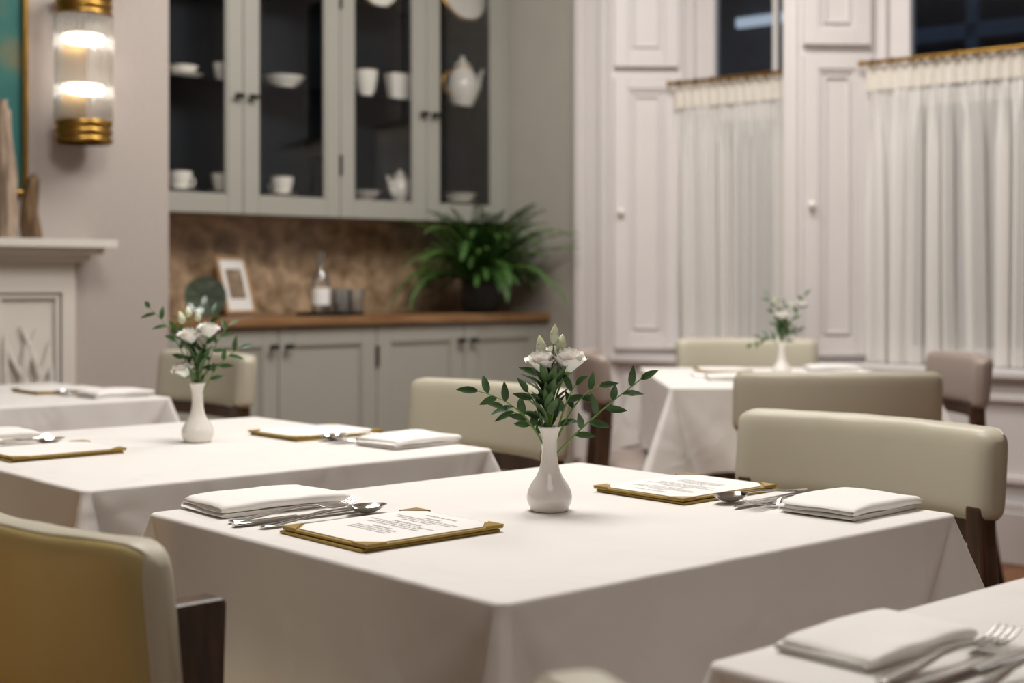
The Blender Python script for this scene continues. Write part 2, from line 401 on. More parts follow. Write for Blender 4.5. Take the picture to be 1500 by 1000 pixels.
# ------------------------------------------------------------------ counter items
ZC = .9205
e = empty('leaning_picture', (3.24, 5.47, ZC+.006), .30)
m = MB(); w, h = .095, .265
m.frame((0, 0), (1, 0), (0, 1), -w, w, 0, h, .016, -.008, .008); o = m.done('frame', [mat('frame_wood', '#b08e68', .5)], parent=e, bevel=.002, rote=(math.radians(-16), 0, 0))
m = MB(); m.box(-w+.014, w-.014, -.002, .006, .014, h-.014, 0); m.box(-.05, .05, -.004, -.001, .07, .205, 1)
m.done('print', [M_paper, mat('print_art', '#6d5a48', .7, vscale=40, col2='#a8947c')], parent=e, rote=(math.radians(-16), 0, 0))
m = MB(); r = .086
m.lathe([(.001, 0), (r*.5, .003), (r*.8, .008), (r, .02), (r*.97, .024), (r*.78, .014), (.001, .008)], seg=32)
for k in range(8): m.tube([(r*.15*cos(k*pi/4), r*.15*sin(k*pi/4), .012), (r*.85*cos(k*pi/4), r*.85*sin(k*pi/4), .02)], .004, 6)
m.done('art_glass_plate', [M_green], loc=(2.91, 5.20, ZC+r*.99), smooth=True, rote=(math.radians(80), 0, -.5))
m = MB(); m.lathe([(.001, 0), (.15, 0), (.155, .012), (.15, .013), (.145, .005), (.001, .005)], seg=40)
m.done('serving_tray', [M_black], loc=(3.57, 5.27, ZC), smooth=True)
m = MB(); m.lathe([(.001, 0), (.036, 0), (.04, .006), (.04, .14), (.034, .17), (.016, .195), (.0145, .235), (.017, .237), (.017, .245), (.001, .245)], seg=28)
m.lathe([(.0405, .04), (.0407, .05), (.0407, .11), (.0405, .115)], seg=28, m=1)
m.lathe([(.014, .245), (.02, .25), (.02, .275), (.001, .28)], seg=20, m=2)
m.done('water_bottle', [M_bottle, M_paper, M_bottle], loc=(3.52, 5.27, ZC+.006), smooth=True)
for x, y in ((3.60, 5.22), (3.65, 5.29), (3.67, 5.21), (3.60, 5.33)):
    m = MB(); m.lathe([(.001, 0), (.027, 0), (.03, .01), (.034, .11), (.0325, .11), (.028, .015), (.001, .01)], seg=20)
    m.done('drinking_glass', [M_bottle], loc=(x, y, ZC+.006), smooth=True)

# fern
rnd = random.Random(5)
fe = empty('potted_fern', (4.40, 5.22, ZC)); FX = 4.40
m = MB(); m.lathe([(.001, 0), (.075, 0), (.09, .02), (.098, .08), (.092, .14), (.1, .15), (.09, .152), (.085, .12), (.001, .12)], seg=32)
m.done('pot', [M_pot], parent=fe, smooth=True)
m = MB()
def clampf(p):
    x, y, z = p
    x = min(x, WU-.03-FX); y = min(y, VB-.05-5.22)
    if y > 5.28-5.22: z = min(z, 1.325-ZC)
    if z < .02 and y > 5.0-5.22: z = .02
    return Vector((x, y, z))
for i in range(190):
    az = rnd.uniform(0, 2*pi); L = rnd.uniform(.34, .58); el = math.radians(rnd.uniform(30, 88))
    if sin(az) > .3: L *= .7
    if cos(az) > .5: L *= .7
    p = Vector((.03*cos(az), .03*sin(az), .13)); pts = [clampf(p)]; N = 20
    droop = rnd.uniform(.8, 1.9); a = el
    for k in range(N):
        a -= droop/N*(.4+1.4*k/N)
        p = p+Vector((cos(az)*cos(a), sin(az)*cos(a), sin(a)))*L/N
        pts.append(clampf(p))
    m.tube(pts, [.0022]*len(pts), 4, m=1)
    side = Vector((-sin(az), cos(az), 0))
    for k in range(2, N+1):
        for h_ in (0, .5):
            t = (k-h_)/N
            q = pts[k-1].lerp(pts[k], 1-h_); tg = (pts[k]-pts[k-1])
            if tg.length < 1e-6: continue
            tg.normalize()
            ll = .048*(sin(pi*(.12+.86*t))**.7)*(L/.48)
            for sg in (-1, 1):
                d = (side*sg+tg*.45+Vector((0, 0, rnd.uniform(-.3, .15)))).normalized()
                w_ = tg*.0052
                V = [q-w_*.6, q+d*ll*.45-w_, q+d*ll, q+d*ll*.45+w_]
                for v in V: v.x = min(v.x, WU-.012-FX)
                m.add(V, [(0, 1, 2, 3)], 0)
m.done('fronds', [M_fern, M_stem], parent=fe)

# ------------------------------------------------------------------ fireplace, mantel, sconce, painting
m = MB(); yF = 4.948
def leg(a, b_):
    m.box(a, b_, 4.88, yF, 0, 1.08); m.box(a-.015, b_+.015, 4.845, yF, 0, .14)
    m.frame((0, 0), (1, 0), (0, 1), a, b_, .14, 1.08, .05, 4.855, 4.882)
    m.frame((0, 0), (1, 0), (0, 1), a+.055, b_-.055, .195, 1.025, .015, 4.865, 4.882)
leg(1.86, 2.197); leg(.70, 1.04)
m.box(.70, 2.197, 4.86, yF, 1.08, 1.17)
m.box(1.04, 1.86, 4.87, yF, .88, 1.08)
m.box(.66, 2.237, 4.82, yF, 1.14, 1.165); m.box(.62, 2.27, 4.78, yF, 1.165, 1.19); m.box(.585, 2.306, 4.745, yF, 1.19, 1.218)
m.box(1.04, 1.86, 4.935, yF, .001, .88, 1)
m.box(.62, 2.28, 4.55, 4.86, .001, .03, 2)
rr = random.Random(2)
for (a, b_) in ((1.945, 2.11), (.79, .95)):
    for k in range(24):
        x0 = a+(b_-a)*(k % 8+.5)/8+rr.uniform(-.01, .01); z0 = .30+.14*(k//8)+rr.uniform(-.05, .05); ln = rr.uniform(.2, .36); an = rr.uniform(-.55, .55)
        pts = [(min(b_, max(a, x0+sin(an)*ln*t*(.3+.7*t))), 4.870, z0+ln*t) for t in (0, .2, .4, .6, .8, 1)]
        m.tube(pts, [.005, .008, .013, .014, .010, .002], 8)
m.done('fireplace_mantel', [M_whiteM, M_black, mat('hearth_stone', '#4a4642', .5)], bevel=.004)

def driftwood(name, x, y, h, w, d, mt, seed):
    m = MB(); R = []
    for i in range(25):
        t = i/24; r = []
        for j in range(20):
            a = 2*pi*j/20
            nz = noise.noise(Vector((cos(a)*1.5, sin(a)*1.5+seed, t*h*9)))*.3+noise.noise(Vector((cos(a)*4, sin(a)*4, t*h*5+seed)))*.25
            sc = (1+nz)*(1-.35*t**2)*(1 if t < .95 else .55)
            r.append((w*sc*cos(a)+.008*sin(t*4+seed), d*sc*sin(a), h*t+(.02*nz*t)))
        R.append(r)
    m.rings(R); m.done(name, [mt], loc=(x, y, 1.219), smooth=True, ang=50)
driftwood('driftwood_sculpture', 1.93, 4.83, .475, .034, .032, M_drift, 1)
driftwood('driftwood_sculpture', 2.03, 4.84, .225, .030, .024, M_drift2, 3)
driftwood('driftwood_sculpture', 1.80, 4.83, .3, .04, .03, M_drift2, 4)

e = empty('wall_painting')
m = MB(); m.frame((0, 0), (1, 0), (0, 1), .95, 2.045, 1.372, 2.55, .018, 4.905, 4.948); m.done('frame', [M_brass], parent=e, bevel=.003)
m = MB(); m.box(.965, 2.03, 4.925, 4.947, 1.387, 2.535); m.done('canvas', [M_paint], parent=e)

e = empty('wall_sconce', (2.225, 4.85, 1.565))
m = MB()
m.box(-.05, .05, .075, .098, .04, .5)
for z0, z1 in ((0, .022), (.030, .052), (.06, .082), (.455, .475), (.483, .503), (.511, .531)):
    m.lathe([(.02, z0), (.100, z0), (.104, z0+.005), (.104, z1-.005), (.100, z1), (.02, z1)], seg=36, sy=.86)
m.lathe([(.02, 0), (.094, 0), (.094, .082), (.02, .082)], seg=32, sy=.86); m.lathe([(.02, .455), (.094, .455), (.094, .53), (.02, .53)], seg=32, sy=.86)
m.done('brass_body', [M_brass], parent=e, smooth=True)
m = MB()
for k in range(30):
    a = 2*pi*k/30
    if sin(a) > .8: continue
    x, y = .097*cos(a), .083*sin(a)
    m.tube([(x, y, .08), (x, y, .458)], .0085, 8)
m.done('glass_rods', [M_rod], parent=e, smooth=True)
m = MB()
for z in (.195, .375):
    m.lathe([(.001, z-.018), (.07, z-.014), (.078, z), (.07, z+.014), (.001, z+.018)], seg=24, sy=.8)
m.done('bulbs', [M_lamp], parent=e, smooth=True)

# ------------------------------------------------------------------ tables
ZT = .7525
def table(cx, cy, hx, hy, rot=0, drop=.2, seed=0, flare=.105):
    e = empty('dining_table', (cx, cy, 0), rot)
    m = MB(); m.box(-hx+.015, hx-.015, -hy+.015, hy-.015, .715, .748)
    m.box(-hx+.08, hx-.08, -hy+.08, hy-.08, .66, .715); m.done('table_top', [M_walnut], parent=e, bevel=.004)
    m = MB()
    for sx in (-1, 1):
        for sy in (-1, 1):
            x, y = sx*(hx-.066), sy*(hy-.066)
            m.rings([[(x+w*a, y+w*b_, z) for a, b_ in ((1, 1), (-1, 1), (-1, -1), (1, -1))] for z, w in ((0, .016), (.35, .020), (.70, .025))])
    m.done('legs', [M_walnut], parent=e, bevel=.003)
    rc = .013; per = []; rnd = random.Random(seed)
    cor = [(hx, -hy, -pi/2), (hx, hy, 0), (-hx, hy, pi/2), (-hx, -hy, pi)]
    NS = 100
    for k in range(4):
        x, y, a0 = cor[k]; cxn, cyn = x-math.copysign(rc, x), y-math.copysign(rc, y)
        dg = Vector((math.copysign(1, x), math.copysign(1, y))).normalized()
        for j in range(9):
            a = a0+pi/2*j/8
            per.append((cxn+rc*cos(a), cyn+rc*sin(a), cos(a), sin(a), abs(j-4)*.0012, dg, k))
        x2, y2, _ = cor[(k+1) % 4]; c2 = (x2-math.copysign(rc, x2), y2-math.copysign(rc, y2))
        a = a0+pi/2; nx, ny = cos(a), sin(a)
        p0 = Vector((cxn+rc*nx, cyn+rc*ny)); p1 = Vector((c2[0]+rc*nx, c2[1]+rc*ny)); L = (p1-p0).length
        dg2 = Vector((math.copysign(1, x2), math.copysign(1, y2))).normalized()
        for j in range(1, NS):
            t = j/NS; t = t-.13*sin(2*pi*t)
            c = min(t, 1-t)*L+.006
            q = p0.lerp(p1, t)
            per.append((q.x, q.y, nx, ny, c, dg if t < .5 else dg2, k if t < .5 else (k+1) % 4))
    fl_ = [flare*rnd.uniform(.9, 1.1) for _ in range(4)]; ph = [rnd.uniform(0, 6) for _ in range(4)]
    vo = [rnd.uniform(.9, 1.15) for _ in range(8)]
    R = []; re = .006
    prof = [(-re+re*sin(t*pi/10), re*(1-cos(t*pi/10)), 0) for t in range(0, 6)]
    nd = 26
    for j in range(1, nd+1): prof.append((0, re+(drop-re)*j/nd, j/nd))
    for off, dz, w in prof:
        r = []
        for (x, y, nx, ny, c, dg, k) in per:
            n = Vector((nx, ny))
            cw = .006+.064*w*vo[k*2+(1 if abs(nx) > .5 else 0)]
            q = c/cw
            g = max(0, 1-q)**.8 if q < 1 else 0
            g = .65*g+.35*math.exp(-(q/.6)**2)
            g2 = math.exp(-((q-1.2)/.34)**2) if q < 1.2 else math.exp(-((q-1.2)/.75)**2)
            g3 = math.exp(-((q-3.0)/.9)**2)
            sx_ = (x if abs(ny) > .5 else y)
            wav = (.006*sin(sx_*2*pi/.31+ph[k])+.004*sin(sx_*2*pi/.13+ph[k]*2)+.006*noise.noise(Vector((sx_*9, k*3.1, seed+dz*3))))
            o = off+(.013*w+wav*w**1.5*min(1, c/.15)-g2*.036*w+g3*.006*w)
            p = Vector((x, y))+n*o+dg*(fl_[k]*g*w)
            z = ZT-dz-.06*math.exp(-(c/.08)**2)*w
            r.append((p.x, p.y, z))
        R.append(r)
    top = [[(x*s_, y*s_, ZT) for x, y, z in R[0]] for s_ in (.02, .35, .7, .93)]
    m = MB(); m.rings(top+R, cap=False); m.add(top[0], [tuple(range(len(per)))])
    m.done('tablecloth', [M_cloth], loc=(cx, cy, 0), rot=rot, smooth=True, ang=80)
table(1.331, 1.428, .414, .372, seed=1)
table(1.350, 2.48, .412, .43, seed=2)
table(1.47, 3.93, .41, .39, seed=3)
table(1.318, .413, .413, .372, seed=4)
def XD(X, D): return (.75*X+.6613*D, -.6613*X+.75*D)
A48 = math.radians(48.6)
t5 = XD(.87, 4.75)
table(t5[0], t5[1], .50, .40, rot=A48, drop=.25, seed=5, flare=.14)

# ------------------------------------------------------------------ chairs
def chair(x, y, rot, front=None, back=None, ztop=.835, post=.705, hh=.08):
    front = front or M_cream; back = back or front
    e = empty('dining_chair', (x, y, 0), rot)
    W = .27; tt = .031; zc = ztop-hh
    def arc(s):
        yy = W*s; xx = -.03+.06*s*s
        t = Vector((.12*s/W, 1.0)); t.normalize(); nrm = Vector((t.y, -t.x))
        return Vector((xx, yy)), nrm
    m = MB(); NJ = 40; R = []
    ss = [-1+.0015, -.995, -.985, -.97, -.95, -.925, -.9]+[-.9+1.8*i/28 for i in range(1, 28)]+[.9, .925, .95, .97, .985, .995, 1-.0015]
    NI = len(ss)-1; rc_ = .034
    for s in ss:
        dist = (1-abs(s))*W
        k = 1 if dist > rc_ else math.sqrt(max(0, 1-((rc_-dist)/rc_)**2))
        kh = 1-(1-k)*.30; kt = .12+.88*k
        p, nrm = arc(s); r = []
        for j in range(NJ):
            a = 2*pi*j/NJ; ca, sa = cos(a), sin(a)
            ex = math.copysign(abs(ca)**.5, ca); ez = math.copysign(abs(sa)**.32, sa)
            z = zc+hh*kh*ez+.0015*noise.noise(Vector((s*5+x*9, a*2, y)))
            q = p+nrm*(tt*kt*ex)+Vector((-.10*(z-zc), 0))
            r.append((q.x, q.y, z))
        R.append(r)
    for i in range(NI):
        for j in range(NJ):
            a = 2*pi*(j+.5)/NJ
            mi = 1 if (cos(a) < -.35 and abs(ss[i]) < .975 and abs(ss[i+1]) < .975) else 0
            m.add([R[i][j], R[i][(j+1) % NJ], R[i+1][(j+1) % NJ], R[i+1][j]], [(3, 2, 1, 0)], mi)
    m.add(R[0], [tuple(range(NJ))]); m.add(R[-1], [tuple(range(NJ))])
    o = m.done('back_pad', [front, back], parent=e)
    bm = bmesh.new(); bm.from_mesh(o.data); bmesh.ops.remove_doubles(bm, verts=bm.verts, dist=1e-5)
    bmesh.ops.recalc_face_normals(bm, faces=bm.faces)
    for f in bm.faces: f.smooth = True
    bm.to_mesh(o.data); bm.free()
    m = MB(); js = [j for j in range(NJ) if cos(2*pi*(j+.5)/NJ) < -.35]
    ja, jb = js[0], js[-1]+1
    ids = [i for i in range(NI+1) if abs(ss[i]) < .975]
    loop = [R[i][ja] for i in ids]+[R[ids[-1]][j] for j in range(ja+1, jb)]+[R[i][jb % NJ] for i in reversed(ids)]+[R[ids[0]][j % NJ] for j in range(jb-1, ja, -1)]
    m.tube(loop, .0016, 6, closed=True); m.done('piping', [front], parent=e, smooth=True)
    m = MB(); R = []
    for i in range(25):
        s = -.95+1.90*i/24; zlow = zc-hh-.04; p, nrm = arc(s)
        R.append([(p.x+nrm.x*a+.008, p.y+nrm.y*a, z) for a, z in ((-.014, zlow), (.014, zlow), (.014, zc-hh+.012), (-.014, zc-hh+.012))])
    m.rings(R)
    big = post > .72
    for sy in (-1, 1):
        st = []
        for t in range(9):
            z = post*(1-t/8); xx = (.068 if big else .030)-.02*(t/8)-.075*(t/8)**2; w = (.022 if big else .018)-.003*abs(t-4)/4; yy = sy*(.238+.014*(t/8))
            d_ = (.030 if big else .024)-.008*(t/8)
            st.append([(xx+d_*a, yy+w*b_, z) for a, b_ in ((1, 1), (-1, 1), (-1, -1), (1, -1))])
        m.rings(st)
        st = []
        for t in range(5):
            z = .42*(1-t/4); w = .021-.006*t/4
            st.append([(.435+.02*t/4+w*a, sy*(.205+.015*t/4)+w*b_, z) for a, b_ in ((1, 1), (-1, 1), (-1, -1), (1, -1))])
        m.rings(st)
        m.box(.02, .44, sy*.222-.011, sy*.222+.011, .36, .42)
    m.box(.02, .045, -.22, .22, .36, .42); m.box(.425, .45, -.2, .2, .36, .42)
    m.done('wooden_frame', [M_walnut], parent=e, bevel=.006)
    m = MB(); R = []
    for k in range(9):
        a = -pi/2+pi*k/8; z = .447+.035*sin(a); ins = .03*(1-cos(a))
        rr_ = []
        for j in range(40):
            b2 = 2*pi*j/40; cx_ = math.copysign(abs(cos(b2))**.35, cos(b2)); cy_ = math.copysign(abs(sin(b2))**.35, sin(b2))
            rr_.append((.25+(.225-ins)*cx_, (.235-ins)*cy_, z))
        R.append(rr_)
    m.rings(R); m.done('seat_cushion', [front], parent=e, smooth=True)
chair(.605, 1.468, 0, back=M_must, post=.765, hh=.09, ztop=.83)
chair(2.14, 1.475, pi, ztop=.828, hh=.075)
chair(2.14, 2.50, pi)
chair(2.22, 3.94, pi, ztop=.85)
chair(.585, .378, 0)
chair(.60, 2.50, 0, back=M_must)
p = XD(.85, 3.70); chair(p[0], p[1], A48)
p = XD(.90, 5.47); chair(p[0], p[1], A48+pi, ztop=.85)
p = XD(.27, 4.78); chair(p[0], p[1], A48-pi/2, M_taupe)
p = XD(1.46, 4.62); chair(p[0], p[1], A48+pi/2, M_taupe)

# ------------------------------------------------------------------ table ware
def napkin(x, y, L=.215, W=.11, rot=0, z=ZT, layers=3, seed=0, dz=.0068, fan=.006):
    rnd = random.Random(seed)
    path = []
    for k in range(layers):
        ys = [W*t/12 for t in range(13)]
        if k % 2: ys.reverse()
        for yy in ys: path.append((yy, dz*(k+.5), k))
        if k < layers-1:
            ye = ys[-1]; sg = 1 if k % 2 == 0 else -1
            for t in range(1, 6):
                a = pi*t/6; path.append((ye+sg*dz*.6*sin(a), dz*(k+1)-dz*.5*cos(a), k+t/6))
    th = dz*.38; nx = 22; P2 = [Vector((a, b_)) for a, b_, _ in path]
    m = MB(); R = []
    sh = [rnd.uniform(-fan, fan) for _ in range(layers+1)]; rt = [0]+[rnd.uniform(-.035, .035)*fan/.006 for _ in range(layers)]
    for i in range(nx+1):
        top = []; bot = []; ti = i/nx
        te = min(ti, 1-ti)*L
        edge = math.sqrt(max(.04, 1-max(0, 1-te/.004)**2))
        for q in range(len(P2)):
            t = P2[min(q+1, len(P2)-1)]-P2[max(q-1, 0)]; t.normalize(); n = Vector((-t.y, t.x))
            kk = path[q][2]; f = kk % 1; k0 = int(kk); k1 = min(layers, k0+1)
            s_ = sh[k0]*(1-f)+sh[k1]*f; r_ = rt[k0]*(1-f)+rt[k1]*f
            xx = L*ti+s_+.004*kk*sin(P2[q].x*25+seed)*(ti-.5)
            zz = (.0022*noise.noise(Vector((xx*16, P2[q].x*16, seed+kk)))-.0020*kk*abs(2*ti-1)**4)*(kk > 0)
            a = P2[q]+n*th*edge; b_ = P2[q]-n*th*edge
            yo = r_*(xx-L/2)+.002*kk*sin(ti*5+seed)
            top.append((xx, a.x-W/2+yo, max(.0004, a.y+zz))); bot.append((xx, b_.x-W/2+yo, max(.0003, b_.y+zz)))
        R.append(top+bot[::-1])
    m.rings(R)
    return m.done('folded_napkin', [M_napkin], loc=(x, y, z), rot=rot, smooth=True, ang=75)

def strip(m, st, th, seg=10, mt=0):
    R = [[(x, y+hw*cos(2*pi*j/seg), z+th/2*sin(2*pi*j/seg)*(1 if hw > .0015 else .6)) for j in range(seg)] for x, y, z, hw in st]
    m.rings(R, mt)
HANDLE = [(0, 0, .004, .003), (.004, 0, .004, .008), (.02, 0, .004, .0095), (.05, 0, .006, .0075), (.085, 0, .010, .0045), (.115, 0, .012, .003)]
def fork(x, y, rot, z=ZT, tilt=0):
    m = MB(); strip(m, HANDLE+[(.135, 0, .011, .004), (.145, 0, .008, .0105), (.155, 0, .006, .0125), (.160, 0, .0055, .0122)], .003)
    for k in range(4):
        yy = -.0102+.0068*k
        strip(m, [(.157, yy, .0055, .0024), (.175, yy, .006, .0022), (.19, yy, .009, .0019), (.205, yy*1.02, .015, .0008)], .002, 8)
    m.done('fork', [M_steel], loc=(x, y, z), smooth=True, ang=60, rote=(0, tilt, rot))
def spoon(x, y, rot, z=ZT, tilt=0):
    m = MB(); strip(m, HANDLE+[(.135, 0, .012, .003), (.147, 0, .012, .004)], .003)
    def fn(i, j):
        r = i; a = 2*pi*j; xx = .173+.031*r*cos(a); yy = .0205*r*sin(a)*(1+.12*cos(a)*-1)
        return (xx, yy, .0015+.011*r*r)
    m.grid(fn, 8, 28); m.done('spoon', [M_steel], loc=(x, y, z), smooth=True, ang=80, rote=(0, tilt, rot))
def knife(x, y, rot, z=ZT, tilt=0):
    m = MB(); strip(m, [(0, 0, .004, .004), (.005, 0, .004, .0075), (.03, 0, .004, .0085), (.07, 0, .004, .007), (.095, 0, .004, .006)], .006)
    strip(m, [(.093, 0, .004, .006), (.10, 0, .004, .009), (.15, 0, .004, .0095), (.19, .001, .004, .0085), (.208, .004, .004, .004), (.215, .006, .004, .001)], .0015)
    m.done('table_knife', [M_steel], loc=(x, y, z), smooth=True, ang=60, rote=(0, tilt, rot))

TXT = "SEASONAL MENU\n\nSTARTERS\nroasted beetroot, goats curd, hazelnut\nsmoked salmon, cucumber and dill\npea soup, mint oil\n\nMAIN COURSES\nlamb rump, potato terrine, spring greens\npan fried hake, mussels, leek\nwild mushroom risotto, parmesan\n\nPUDDINGS\nlemon tart, creme fraiche\nchocolate delice, cherries\nselection of local cheeses"
def menu(x, y, rot, text=True, z=ZT, w=.178, l=.215):
    e = empty('menu_folder', (x, y, z), rot)
    m = MB()
    for k, (dx, dy, a) in enumerate(((0, 0, 0), (.003, -.003, .012))):
        m.M = Matrix.Translation((dx, dy, .0006+k*.0045)) @ Matrix.Rotation(a, 4, 'Z')
        m.box(-l/2, l/2, -w/2, w/2, 0, .0034)
    m.done('cover', [M_cover], parent=e, bevel=.0012)
    m = MB(); m.M = Matrix.Translation((.003, -.003, .0088)) @ Matrix.Rotation(.012, 4, 'Z')
    a, b_ = l/2-.006, w/2-.006; c = .024
    pts = [(-a+c, -b_), (a-c, -b_), (a, -b_+c), (a, b_-c), (a-c, b_), (-a+c, b_), (-a, b_-c), (-a, -b_+c)]
    m.prism(pts, 0, .0008); m.done('page', [M_paper], parent=e)
    m = MB(); m.M = Matrix.Translation((.003, -.003, .0088)) @ Matrix.Rotation(.012, 4, 'Z')
    for sx in (-1, 1):
        for sy in (-1, 1):
            A, B = l/2, w/2
            m.prism([(sx*A, sy*B), (sx*(A-.030), sy*B), (sx*A, sy*(B-.030))][::(1 if sx*sy > 0 else -1)], -.0006, .0014)
    m.done('corners', [M_cover], parent=e)
    if text:
        cu = bpy.data.curves.new('menu_text', 'FONT'); cu.body = TXT; cu.size = .0080; cu.align_x = 'CENTER'; cu.materials.append(M_ink)
        o = bpy.data.objects.new('menu_text', cu); scene.collection.objects.link(o); o.parent = e
        o.location = (.078, -.003, .0099); o.rotation_euler = (0, 0, -pi/2)
def setting_left(cy, x0=.965, text=True, dv=0, nk=(.195, .112, .0072, .002), cd=0):
    menu(x0+.108, cy+.020+dv, 0, text)
    napkin(x0+nk[3], cy+.306+dv, nk[0], nk[1], -.02, seed=int(cy*10), dz=nk[2], fan=.004)
    knife(x0-.022, cy+.183+dv+cd, -.01); fork(x0-.012, cy+.210+dv+cd, .02); spoon(x0-.003, cy+.148+dv+cd, .04)
setting_left(1.43)
setting_left(2.48, x0=.985, dv=.035, text=False)
setting_left(.413, x0=.965, nk=(.165, .088, .0054, .012), dv=0, cd=.022)
def setting_right(cy, x0=1.735, text=True, dv=0, du=0):
    menu(x0-.112, cy+.008+dv, pi, text)
    napkin(x0-.165, cy-.264+dv, .17, .112, .04, seed=int(cy*10)+5, dz=.0072, fan=.007)
    spoon(x0+.02, cy-.112+dv, pi-.02); knife(x0+.018, cy-.146+dv, pi+.0); fork(x0+.015, cy-.172+dv, pi-.01)
setting_right(1.43)
setting_right(2.48, 1.760, dv=-.01, text=False)
setting_right(3.93, 1.85, text=False)
p = XD(.63, 4.60); napkin(p[0], p[1], .2, .11, A48-pi/2, seed=9)
p = XD(.74, 5.02); menu(p[0], p[1], A48, False)
p = XD(1.05, 5.08); napkin(p[0], p[1], .18, .10, A48-pi/2, seed=10)
p = XD(.60, 4.74); fork(p[0], p[1], A48-pi/2); p = XD(.60, 4.79); knife(p[0], p[1], A48-pi/2)

# ------------------------------------------------------------------ flower vases
CR = Vector((.75, -.6613, 0)); CF = Vector((.6613, .75, 0)); UZ = Vector((0, 0, 1))
def W3(a, b_, z): return CR*a+CF*b_+UZ*z
def leaf(m, base, d, ln, w, nrm, mt=1):
    d = d.normalized(); s = d.cross(nrm)
    if s.length < .1: s = d.cross(Vector((1, 0, 0)))
    s.normalize(); nn = s.cross(d)
    vs = []; N = 6
    for i in range(N+1):
        t = i/N; hw = w*math.sin(pi*(t**.8))**.8 if 0 < t < 1 else .0003
        c = base+d*ln*t-nn*(ln*.18*t*t)
        vs += [c-s*hw+nn*hw*.3, c, c+s*hw+nn*hw*.3]
    fs = []
    for i in range(N):
        for k in (0, 1): fs.append((i*3+k, i*3+k+1, i*3+k+4, i*3+k+3))
    m.add(vs, fs, mt)
def bez(p0, p1, p2, n=12): return [p0*(1-t)**2+p1*2*t*(1-t)+p2*t*t for t in [i/n for i in range(n+1)]]
def rose(m, c, R, ax, mt=2):
    ax = ax.normalized(); q = ax.to_track_quat('Z', 'Y').to_matrix()
    for ring, (n, r1, h, fl) in enumerate([(3, .20, 1.0, 0), (4, .38, 1.06, .03), (5, .56, 1.04, .12), (5, .72, .98, .24), (6, .84, .84, .38)]):
        for i in range(n):
            ph = 2*pi*i/n+ring*.8
            def fn(a, b_, ph=ph, n=n, r1=r1, h=h, fl=fl, i=i, ring=ring):
                a = a*2-1; wdt = .75+.25*sin(b_*pi*.8)
                ang = ph+a*(pi/n)*1.35*wdt
                rad = R*(r1*(.25+.75*sin(b_*pi/2))+fl*b_**2.5*(1-.2*a*a)+.05*a)
                z = R*1.5*(h*b_*(1-.20*a*a*b_)-.12*fl*b_**6*2)+R*.04*sin(a*8+i)*b_
                return tuple(c+q @ Vector((rad*cos(ang), rad*sin(ang), z-R*.6)))
            m.grid(fn, 8, 7, mt)
    m.rings([[tuple(c+q @ Vector((r*cos(2*pi*j/10), r*sin(2*pi*j/10), z))) for j in range(10)] for r, z in ((.001, -R*.75), (R*.22, -R*.7), (R*.34, -R*.5), (R*.3, -R*.4))], 0)
def bud(m, c, L, r, ax):
    ax = ax.normalized(); q = ax.to_track_quat('Z', 'Y').to_matrix()
    pr = [(.001, 0), (r*.6, L*.06), (r*.95, L*.25), (r, L*.42), (r*.7, L*.7), (r*.3, L*.9), (.0005, L)]
    m.rings([[tuple(c+q @ Vector((a*(1+.08*cos(3*2*pi*j/12+z*60))*cos(2*pi*j/12), a*sin(2*pi*j/12), z))) for j in range(12)] for a, z in pr], 3)
    for k in range(5):
        a = 2*pi*k/5; leaf(m, c, ax+q @ Vector((cos(a)*.35, sin(a)*.35, 0)), L*.6, .0012, ax, 1)

